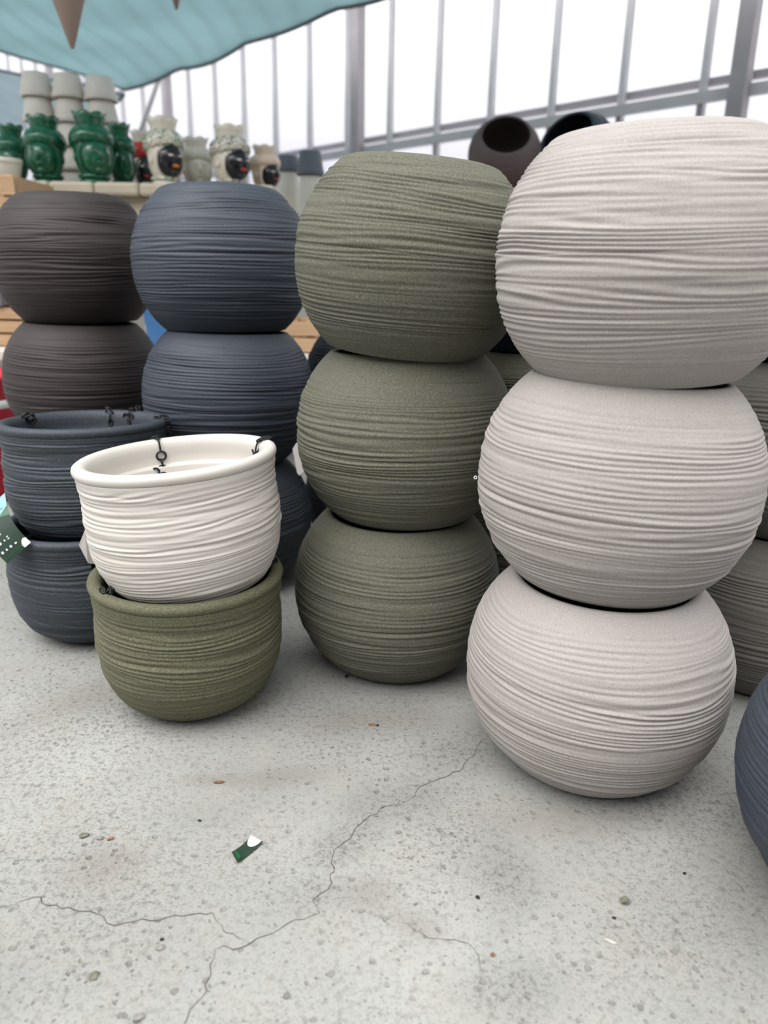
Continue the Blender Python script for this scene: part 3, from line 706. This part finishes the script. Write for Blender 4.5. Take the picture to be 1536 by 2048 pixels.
t2 = flat_card('price_tag', [(585, 898), (593, 885), (612, 900), (612, 940), (598, 951), (594, 945)], [1.70] * 6, 'pink_card', navy0); tag(t2, 'pale price tag')

# ---------------------------------------------------------------- small things on the floor
def floor_label():
    c = [floor_pt(463.8, 1708.2, 0.0), floor_pt(475.5, 1729.7, 0.0), floor_pt(525.5, 1688.3, 0.0), floor_pt(502.5, 1675.8, 0.0)]
    root = empty('torn_label', floor_pt(495, 1703)); tag(root, 'small torn dark green label lying on the bare concrete', 'label')
    def P(s, t, off): return (c[0] * (1 - s) + c[3] * s) * (1 - t) + (c[1] * (1 - s) + c[2] * s) * t + Vector((0, 0, 0.0012 + 0.003 * (s - 0.5) ** 2 * 4 + off)) - root.location
    n = 8; v, f = [], []
    for L in (0.0, -0.0006):
        for i in range(n + 1):
            for t in (0, 1): v.append(P(i / n, t, L))
    q = 2 * (n + 1)
    for i in range(n):
        a = 2 * i; f += [(a, a + 2, a + 3, a + 1), (q + a, q + a + 1, q + a + 3, q + a + 2), (a, q + a, q + a + 2, a + 2), (a + 1, a + 3, q + a + 3, q + a + 1)]
    f += [(0, 1, q + 1, q), (2 * n, q + 2 * n, q + 2 * n + 1, 2 * n + 1)]
    obj('card', mesh('card', v, f), MAT['tag_green'], root)
    pts = [P(1.0 - 0.36 * math.sin(a), 0.44 + 0.44 * -math.cos(a), 0.0005) for a in np.linspace(0, PI, 15)]
    obj('white_half_moon', mesh('white_half_moon', pts, [tuple(range(15))]), MAT['white_card'], root)
    pts = [P(s, t, 0.0004) for s, t in ((0.06, 0.1), (0.2, 0.12), (0.2, 0.75), (0.06, 0.8))]
    obj('green_patch', mesh('green_patch', pts, [(0, 1, 2, 3)]), MAT['tag_green2'], root)
floor_label()
def chip(name, px, py, rx, ry, rz, ang, mat, label, cat, seed):
    p = floor_pt(px, py)
    rx, ry, rz = rx * 0.75, ry * 0.75, rz * 0.75
    me = ellipsoid(name, rx, ry, rz, 9, 6, 0.22, seed)
    o = obj(name, me, MAT[mat], M=Matrix.Translation((p.x, p.y, rz * 0.85)) @ Matrix.Rotation(ang, 4, 'Z')); return tag(o, label, cat)
chip('bark_chip', 438, 1566, 0.012, 0.0035, 0.003, 0.15, 'leaf_brown', 'long brown bark chip on the floor above the torn label', 'bark chip', 1)
chip('dry_leaf', 744, 1450, 0.010, 0.005, 0.002, -0.1, 'leaf_brown', 'small brown leaf scrap on the floor between olive and beige stacks', 'leaf', 2)
chip('dark_crumb', 755, 1452, 0.004, 0.003, 0.0025, 0.4, 'chip_dark', 'dark crumb touching the small brown leaf scrap', 'crumb', 12)
chip('orange_chip', 221, 1679, 0.007, 0.0035, 0.003, 0.6, 'chip_orange', 'orange chip beside two grey pebbles on the left floor', 'chip', 3)
chip('pebble', 200, 1678, 0.006, 0.005, 0.0035, 0.0, 'chip_grey', 'dark grey pebble next to the orange chip', 'pebble', 4)
chip('pebble', 168, 1673, 0.009, 0.007, 0.003, 0.3, 'chip_olive', 'flat greenish pebble left of the dark grey pebble', 'pebble', 5)
chip('pebble', 1249, 1805, 0.008, 0.008, 0.006, 0.9, 'chip_olive', 'curled olive scrap lying alone on the right floor', 'scrap', 6)
chip('pale_splinter', 1220, 1884, 0.011, 0.003, 0.002, -0.45, 'chip_pale', 'pale splinter below the curled olive scrap', 'splinter', 7)
chip('dark_crumb', 693, 1355, 0.006, 0.005, 0.005, 0.4, 'chip_dark', 'dark crumb at the foot of the front olive stack', 'crumb', 8)
chip('dark_crumb', 399, 1642, 0.004, 0.0025, 0.002, -0.3, 'chip_dark', 'tiny dark crumb up left of the torn label', 'crumb', 9)
chip('dark_crumb', 324, 1880, 0.0036, 0.0026, 0.002, 0.2, 'chip_dark', 'tiny black crumb below the long floor crack', 'crumb', 10)
chip('pebble', 320, 1897, 0.008, 0.006, 0.0025, 0.2, 'chip_grey', 'flat grey pebble just below the tiny black crumb', 'pebble', 11)
chip('pebble', 188, 1953, 0.008, 0.007, 0.0025, 0.7, 'chip_olive', 'round grey green pebble low on the left floor', 'pebble', 13)
chip('pebble', 278, 2036, 0.009, 0.007, 0.003, 0.4, 'chip_grey', 'grey pebble at the bottom edge of the floor', 'pebble', 14)
chip('dark_crumb', 955, 1796, 0.004, 0.003, 0.0025, -0.6, 'chip_dark', 'dark crumb alone in the middle of the right floor', 'crumb', 15)
chip('dark_crumb', 985, 1911, 0.004, 0.0035, 0.0025, 0.6, 'leaf_brown', 'reddish brown crumb low in the middle of the floor', 'crumb', 16)
chip('dark_crumb', 1228, 1837, 0.0035, 0.0025, 0.002, -0.5, 'chip_dark', 'small dark crumb between olive scrap and pale splinter', 'crumb', 17)
chip('dark_crumb', 1369, 1748, 0.0035, 0.003, 0.002, 0.1, 'chip_dark', 'small dark crumb near the slate planter at right', 'crumb', 18)

# ---------------------------------------------------------------- display rack in the background
SHZ = at(200, 363, 3.45).z
def rack(x0, x1, label, boards_w=0.19):
    root = empty('display_rack', ((x0 + x1) / 2, 3.85, 0)); tag(root, label, 'rack')
    W = x1 - x0; n = max(2, int(round(W / boards_w))); bw = W / n
    me = box_mesh('top_board', bw - 0.002, 0.80, 0.055, 0.014)
    for i in range(n): obj('top_board', me, MAT['wood_pale'], root, (-W / 2 + bw * (i + 0.5), 0, SHZ - 0.055))
    lg = box_mesh('leg', 0.07, 0.07, SHZ - 0.055, 0.004)
    for sx_ in (-1, 1):
        for sy_ in (-1, 1): obj('leg', lg, MAT['wood_pale'], root, (sx_ * (W / 2 - 0.06), sy_ * 0.34, 0))
    obj('apron', box_mesh('apron', W - 0.1, 0.03, 0.10, 0.003), MAT['wood_pale'], root, (0, -0.33, SHZ - 0.155))
    return root
XL0, XL1 = at(-60, 365, 3.45).x, at(548, 365, 3.45).x
rack(XL0 - 0.25, XL1, 'pale wooden display rack carrying the ceramic heads')
rack(at(690, 365, 3.45).x, 1.75, 'pale wooden rack hidden behind the olive and beige stacks')

# low front bench with crates
BZ = 0.50
bx0, bx1 = at(-120, 690, 3.1).x, at(690, 690, 3.1).x
bench = empty('low_bench', ((bx0 + bx1) / 2, 3.12, 0)); tag(bench, 'low whitewashed bench carrying crates behind the stacks', 'bench')
nb = 4
for i in range(nb): obj('board', box_mesh('board', bx1 - bx0, 0.135, 0.035, 0.004), MAT['wood_white'], bench, (0, -0.21 + 0.14 * i, BZ - 0.035))
for sx_ in (-1, 1):
    for sy_ in (-1, 1): obj('leg', box_mesh('leg', 0.06, 0.06, BZ - 0.035), MAT['wood_white'], bench, (sx_ * ((bx1 - bx0) / 2 - 0.08), sy_ * 0.2, 0))
def crate(x, y, z, w, d, h, label, mark=False, rows=3, mat='wood', postmat='wood'):
    root = empty('wooden_crate', (x, y, z)); tag(root, label, 'crate', 'crates behind the stacks')
    sh = h / rows
    fm = box_mesh('slat', w, 0.012, sh - 0.010, 0.002); sm = box_mesh('slat', 0.012, d - 0.03, sh - 0.010, 0.002)
    for i in range(rows):
        for s in (-1, 1):
            a = obj('slat', fm, MAT[mat], root, (0, s * d / 2, i * sh + 0.005))
            if mark and s < 0 and i == rows - 2:
                obj('printed_mark', box_mesh('printed_mark', 0.07, 0.001, 0.02), MAT['tag_green2'], a, (mark, -0.0066, 0.008))
            obj('slat', sm, MAT[mat], root, (s * (w / 2 - 0.007), 0, i * sh + 0.005))
    pm_ = box_mesh('corner_post', 0.035, 0.03, h, 0.002)
    for sx_ in (-1, 1):
        for sy_ in (-1, 1): obj('corner_post', pm_, MAT[postmat], root, (sx_ * (w / 2 - 0.032), sy_ * (d / 2 - 0.022), 0))
    obj('base_board', box_mesh('base_board', w - 0.05, d - 0.03, 0.010), MAT[mat], root, (0, 0, 0.0))
    return root
def crate_at(px0, px1, py_bot, py_top, Y, d, label, **kw):
    a, b = at(px0, py_bot, Y), at(px1, py_bot, Y); t = at(px0, py_top, Y)
    return crate((a.x + b.x) / 2, Y + d / 2, kw.pop('z', a.z), b.x - a.x, d, kw.pop('h', t.z - a.z), label, **kw)
ca = crate_at(-150, 58, 0, 0, 3.02, 0.36, 'pine crate with a green print on the bench at the left edge', z=BZ, h=0.155, mark=0.18)
gx = at(-40, 590, 3.2).x
gc = empty('plastic_crate', (gx - 0.02, 3.2, BZ + 0.155)); tag(gc, 'grey plastic crate between the two pine crates at left', 'crate')
obj('body', lathe('body', [(0.001, 0.0), (0.28, 0.0), (0.285, 0.006), (0.30, SHZ - 0.02 - BZ - 0.155 - 0.165), (0.305, SHZ - 0.02 - BZ - 0.155 - 0.165 + 0.001), (0.29, SHZ - 0.02 - BZ - 0.155 - 0.165), (0.27, 0.012), (0.001, 0.012)], 4, smooth=False), MAT['grey_plastic'], gc, M=Matrix.Rotation(PI / 4, 4, 'Z'))
obj('rim', torus('rim', 0.30, 0.012, 4, 6), MAT['grey_plastic'], gc, M=Matrix.Translation((0, 0, SHZ - 0.02 - BZ - 0.155 - 0.165 - 0.012)) @ Matrix.Rotation(PI / 4, 4, 'Z'))
crate(at(-40, 380, 3.2).x - 0.02, 3.18, SHZ - 0.02 - 0.163, 0.50, 0.34, 0.155, 'pine crate beside the display rack above the brown stack', rows=2)
crate_at(540, 632, 0, 0, 2.98, 0.30, 'pine crate on the bench between slate and olive stacks', z=BZ, h=0.125, rows=2)
# red bin below / beside
rp_ = floor_pt(0, 900); rbx = at(-25, 760, 2.75)
rb = empty('red_bin', (rbx.x, 2.62, 0)); tag(rb, 'red plastic bin with a pale band behind the brown stack', 'bin')
obj('tub', lathe('tub', [(0.001, 0.0), (0.13, 0.0), (0.14, 0.01), (0.175, 0.42), (0.185, 0.425), (0.185, 0.445), (0.168, 0.445), (0.13, 0.02), (0.001, 0.02)], 36), MAT['red'], rb)
obj('band', lathe('band', [(0.169, 0.335), (0.1745, 0.337), (0.1765, 0.362), (0.171, 0.364)], 36), MAT['white_card'], rb)
# blue tub and white box on the bench
bp = at(318, 690, 2.95)
bt = empty('blue_tub', (bp.x + 0.02, 3.0, BZ)); tag(bt, 'blue plastic tub on the bench between brown and slate stacks', 'tub')
obj('tub', lathe('tub', [(0.001, 0), (0.075, 0), (0.082, 0.006), (0.115, 0.235), (0.122, 0.238), (0.122, 0.25), (0.108, 0.25), (0.07, 0.012), (0.001, 0.012)], 4, smooth=False), MAT['blue'], bt, M=Matrix.Rotation(PI / 4 + 0.12, 4, 'Z'))
obj('rim', torus('rim', 0.121, 0.006, 4, 6), MAT['blue'], bt, M=Matrix.Translation((0, 0, 0.245)) @ Matrix.Rotation(PI / 4 + 0.12, 4, 'Z'))
wp = at(255, 690, 3.0)
wb = empty('white_pot', (wp.x - 0.07, 3.16, BZ)); tag(wb, 'plain white pot on the bench left of the blue tub', 'pot')
obj('body', lathe('body', [(0.001, 0), (0.07, 0), (0.078, 0.008), (0.10, 0.16), (0.108, 0.163), (0.108, 0.185), (0.096, 0.185), (0.07, 0.015), (0.001, 0.015)], 32), MAT['bisque'], wb)
obj('rim', torus('rim', 0.103, 0.007, 32, 8), MAT['bisque'], wb, (0, 0, 0.182))

# ---------------------------------------------------------------- ceramic heads
def mat_ell(name, root, mat, c, r, rx=0.0, rz=0.0, n=18, k=12):
    return obj(name, ellipsoid(name, *r, n, k), MAT[mat], root, M=Matrix.Translation(c) @ Matrix.Rotation(rz, 4, 'Z') @ Matrix.Rotation(rx, 4, 'X'))
HEADMESH = {}
def head_vase(px, Y, w_px, top_px, rot, label, group, m_head, m_turban, m_face, m_crown, m_lips, m_eye, collar=True, plain_vase=False, base_z=None):
    b = at(px, 362, Y); t = at(px, top_px, Y)
    bz = SHZ if base_z is None else base_z
    depth = (Vector((b.x, Y, 1.2)) - CAMP).dot(FW)
    H = t.z - bz; Wd = w_px * depth / F
    root = empty('head_vase', (b.x, Y, bz)); root.rotation_euler = (0, 0, rot); root.scale = (Wd / 0.70, Wd / 0.70, H)
    tag(root, label, 'head vase', group)
    obj('head', HEADMESH.setdefault('head', lathe('head', [(0.001, 0), (0.24, 0.0), (0.255, 0.02), (0.24, 0.05), (0.20, 0.09), (0.195, 0.13), (0.22, 0.17), (0.26, 0.24), (0.285, 0.36), (0.30, 0.50), (0.31, 0.62), (0.29, 0.72), (0.24, 0.785), (0.20, 0.80), (0.18, 0.79), (0.24, 0.70), (0.26, 0.5), (0.15, 0.1), (0.001, 0.06)], 36)), MAT[m_head], root)
    obj('turban', HEADMESH.setdefault('turban', lathe('turban', [(0.28, 0.52), (0.325, 0.53), (0.35, 0.575), (0.352, 0.64), (0.335, 0.70), (0.30, 0.755), (0.25, 0.795), (0.215, 0.805), (0.21, 0.79), (0.27, 0.66), (0.28, 0.52)], 44,
        zmod=lambda a, z, j: (0.05 * math.sin(-a) if z < 0.7 else 0.015 * math.sin(-a)) + 0.006 * math.sin(9 * a + 30 * z), rmod=lambda a, z, j: 1 + 0.022 * math.sin(14 * a + 40 * z))), MAT[m_turban], root)
    obj('crown', HEADMESH.setdefault('crown', lathe('crown', [(0.20, 0.785), (0.225, 0.80), (0.215, 0.84), (0.235, 0.90), (0.262, 0.965), (0.242, 0.965), (0.21, 0.90), (0.19, 0.84), (0.19, 0.79)], 56,
        zmod=lambda a, z, j: 0.035 * abs(math.sin(3.5 * a)) * max(0, min(1, (z - 0.88) * 12)), rmod=lambda a, z, j: 1 + (0.06 * abs(math.sin(3.5 * a)) if z > 0.95 else 0))), MAT[m_crown], root)
    mat_ell('face', root, m_face, (0, -0.150, 0.385), (0.245, 0.250, 0.270))
    mat_ell('nose', root, m_face, (0, -0.405, 0.385), (0.036, 0.050, 0.062), 0.25, 0, 10, 8)
    mat_ell('lips', root, m_lips, (0, -0.370, 0.285), (0.070, 0.042, 0.028), 0, 0, 12, 8)
    mat_ell('chin', root, m_face, (0, -0.295, 0.190), (0.075, 0.065, 0.050), 0, 0, 12, 8)
    for s in (-1, 1):
        mat_ell('eye', root, m_eye, (s * 0.088, -0.368, 0.432), (0.045, 0.022, 0.020), 0, s * 0.35, 12, 8)
        mat_ell('brow', root, m_face, (s * 0.090, -0.358, 0.478), (0.058, 0.026, 0.014), 0, s * 0.35, 12, 8)
        mat_ell('ear', root, m_head, (s * 0.285, -0.03, 0.37), (0.035, 0.05, 0.065), 0, 0, 10, 8)
    obj('headscarf', HEADMESH.setdefault('scarf', torus('headscarf', 0.262, 0.036, 32, 10, 1.12)), MAT[m_head], root, M=Matrix.Translation((0, -0.15, 0.375)) @ Matrix.Rotation(PI / 2 + 0.12, 4, 'X'))
    if collar: obj('collar', HEADMESH.setdefault('collar', torus('collar', 0.225, 0.032, 32, 10)), MAT[m_turban], root, (0, 0, 0.115))
    return root
gg = 'green glazed ceramic heads'
G = ('green_glaze',) * 6
head_vase(32, 3.78, 64, 250, 0.25, 'small dark green glazed head vase at the far left of the rack', gg, *G)
head_vase(98, 3.62, 80, 233, 0.05, 'green glazed head vase facing forward with a dark crown, second from left', gg, *G)
head_vase(190, 3.60, 84, 226, 0.65, 'largest green glazed head vase turned to the right', gg, *G)
head_vase(246, 3.80, 56, 247, 0.55, 'green glazed head vase half behind the largest one', gg, *G)
hh = 'painted ceramic heads'
head_vase(288, 4.0, 52, 262, 0.5, 'painted head with red turban flower next to the green heads', hh, 'cream_glaze', 'red_glaze', 'black_glaze', 'cream_glaze', 'red_glaze', 'cream_glaze')
head_vase(332, 3.62, 78, 236, 0.8, 'white head vase with black face, orange lips and green leaf turban', hh, 'cream_glaze', 'pattern_green', 'black_glaze', 'cream_glaze', 'orange_glaze', 'sand_glaze')
head_vase(395, 3.80, 66, 276, 0.4, 'plain cream head vase without painting', hh, 'bisque', 'bisque', 'bisque', 'bisque', 'bisque', 'bisque')
head_vase(462, 3.64, 80, 252, 0.85, 'white head vase with black face, red lips and black scroll turban', hh, 'cream_glaze', 'pattern_black', 'black_glaze', 'cream_glaze', 'red_glaze', 'ivory')
head_vase(530, 3.80, 62, 292, 0.9, 'sand coloured head vase with black face at the right end', hh, 'sand_glaze', 'sand_glaze', 'black_glaze', 'sand_glaze', 'red_glaze', 'ivory')

# white flowerpots, upside down, stacked in three columns behind the green heads
def flowerpot(x, y, z, r, h, label, group, flip=True, mat='ivory'):
    root = empty('flowerpot', (x, y, z)); tag(root, label, 'flowerpot', group)
    pr = [(0.72 * r, 0.0), (0.75 * r, 0.03 * h), (0.94 * r, 0.76 * h), (0.94 * r, 0.765 * h)]
    body = [(0.001, 0.0)] + pr + [(0.80 * r, 0.74 * h), (0.66 * r, 0.05 * h), (0.001, 0.05 * h)]
    rim = [(0.94 * r, 0.76 * h), (0.965 * r, 0.765 * h), (0.985 * r, 0.79 * h), (1.0 * r, 0.97 * h), (0.97 * r, h), (0.86 * r, h), (0.84 * r, 0.97 * h), (0.80 * r, 0.74 * h)]
    M = Matrix.Translation((0, 0, h)) @ Matrix.Rotation(PI, 4, 'X') if flip else Matrix.Identity(4)
    obj('body', lathe('body', body, 36), MAT[mat], root, M=M)
    obj('rim', lathe('rim', rim, 36), MAT[mat], root, M=M)
    return root
colname = ['left', 'middle', 'right']
levname = ['lowest', 'second', 'third', 'fourth', 'topmost']
for ci, (px, ty_) in enumerate(((87, 147), (148, 150), (211, 155))):
    c0 = at(px, 300, 4.02); ztop = at(px, ty_, 4.02).z; nlev = 5; h = (ztop - SHZ) / nlev
    for k in range(nlev):
        flowerpot(c0.x, 4.02, SHZ + k * h, 0.0795, h, '%s ivory flowerpot of the %s column behind the green heads' % (levname[k], colname[ci]), 'ivory flowerpot columns')
pp = at(10, 340, 3.52)
flowerpot(pp.x, 3.52, SHZ, 0.075, 0.09, 'pinkish white pot at the far left in front of the green heads', None, False, 'bisque')
# cream and slate pots right of the heads, on a plinth
PZ = 0.86
p0 = at(602, 380, 4.5)
pl_ = empty('plinth_table', (p0.x, 4.62, 0)); tag(pl_, 'cream plinth table behind the slate and olive stacks', 'table')
obj('top', box_mesh('top', 0.62, 0.5, 0.04, 0.006), MAT['wood_white'], pl_, (0, 0, PZ - 0.04))
for sx_ in (-1, 1):
    for sy_ in (-1, 1): obj('leg', box_mesh('leg', 0.06, 0.06, PZ - 0.04), MAT['wood_white'], pl_, (sx_ * 0.26, sy_ * 0.2, 0))
for i, (px, y0, y1, wd, Yp) in enumerate(((577, 312, 344, 50, 4.7), (621, 303, 352, 56, 4.5))):
    a = at(px, y1, Yp); t = at(px, y0, Yp); dep = (Vector((a.x, Yp, a.z)) - CAMP).dot(FW); r = wd / 2 * dep / F
    h1 = a.z - PZ
    nm = ('left', 'right')[i]
    flowerpot(a.x, Yp, PZ, r * 1.04, h1 * 0.5, 'cream pot at the bottom of the %s pile right of the heads' % nm, 'cream and slate pot piles', True, 'bisque')
    flowerpot(a.x, Yp, PZ + h1 * 0.5, r * 1.04, h1 * 0.5, 'cream pot in the middle of the %s pile right of the heads' % nm, 'cream and slate pot piles', True, 'bisque')
    flowerpot(a.x, Yp, a.z, r, t.z - a.z, 'slate pot on top of the %s cream pile right of the heads' % nm, 'cream and slate pot piles', True, 'blue_grey')

# tilted ball planters on the right rack
def tilted_ball(px, py, Y, sc, yaw, pit, mat, label):
    c = at(px, py, Y)
    R = Matrix.Rotation(yaw, 4, 'Z') @ Matrix.Rotation(pit, 4, 'X')
    M = Matrix.Translation(c) @ R @ Matrix.Scale(sc, 4) @ Matrix.Translation((0, 0, -HC - CZ))
    me = BALL_FAR
    o = obj('ball_planter', me, MAT[mat], M=M)
    zmin = min((M @ v.co).z for v in me.vertices)
    o.matrix_world = Matrix.Translation((0, 0, SHZ - zmin)) @ M
    return tag(o, label, 'planter', 'tilted ball planters on the rear rack')
tilted_ball(1008, 322, 3.72, 0.77, -0.12, rad(52), 'mauve', 'brown ball planter tipped towards the camera above the olive stack')
tilted_ball(1158, 290, 3.80, 0.86, -0.75, rad(58), 'slate', 'slate ball planter tipped over, peeking above the beige stack')

# hanging cone planters
def cone(px, py, Y, half, length, label, ceil):
    p = at(px, py, Y)
    root = empty('cone_planter', (p.x, p.y, p.z)); tag(root, label, 'cone planter', 'cone planters hanging from the roof')
    R = half * length
    obj('cone', lathe('cone', [(0.002, 0.0), (0.008, 0.004), (R * 0.5, length * 0.5), (R, length), (R + 0.006, length + 0.002), (R + 0.006, length + 0.02), (R - 0.01, length + 0.02), (R * 0.5 - 0.01, length * 0.5), (0.002, 0.03)], 32), MAT['terracotta'], root)
    for k in range(3):
        a = 2 * PI * k / 3 + 0.5
        obj('cord', tube('cord', [((R - 0.002) * math.cos(a), (R - 0.002) * math.sin(a), length + 0.005), (0, 0, length + 0.5)], 0.003, 6), MAT['cord'], root)
    obj('suspension_cord', tube('suspension_cord', [(0, 0, length + 0.5), (0, 0, ceil - p.z)], 0.003, 6), MAT['cord'], root)
cone(145, 98, 3.2, 0.345, 0.46, 'taupe cone planter hanging point down above the heads', ZC + 0.02)
cone(353, 20, 4.5, 0.32, 0.30, 'smaller far cone planter whose tip shows at the top', ZC + 0.02)
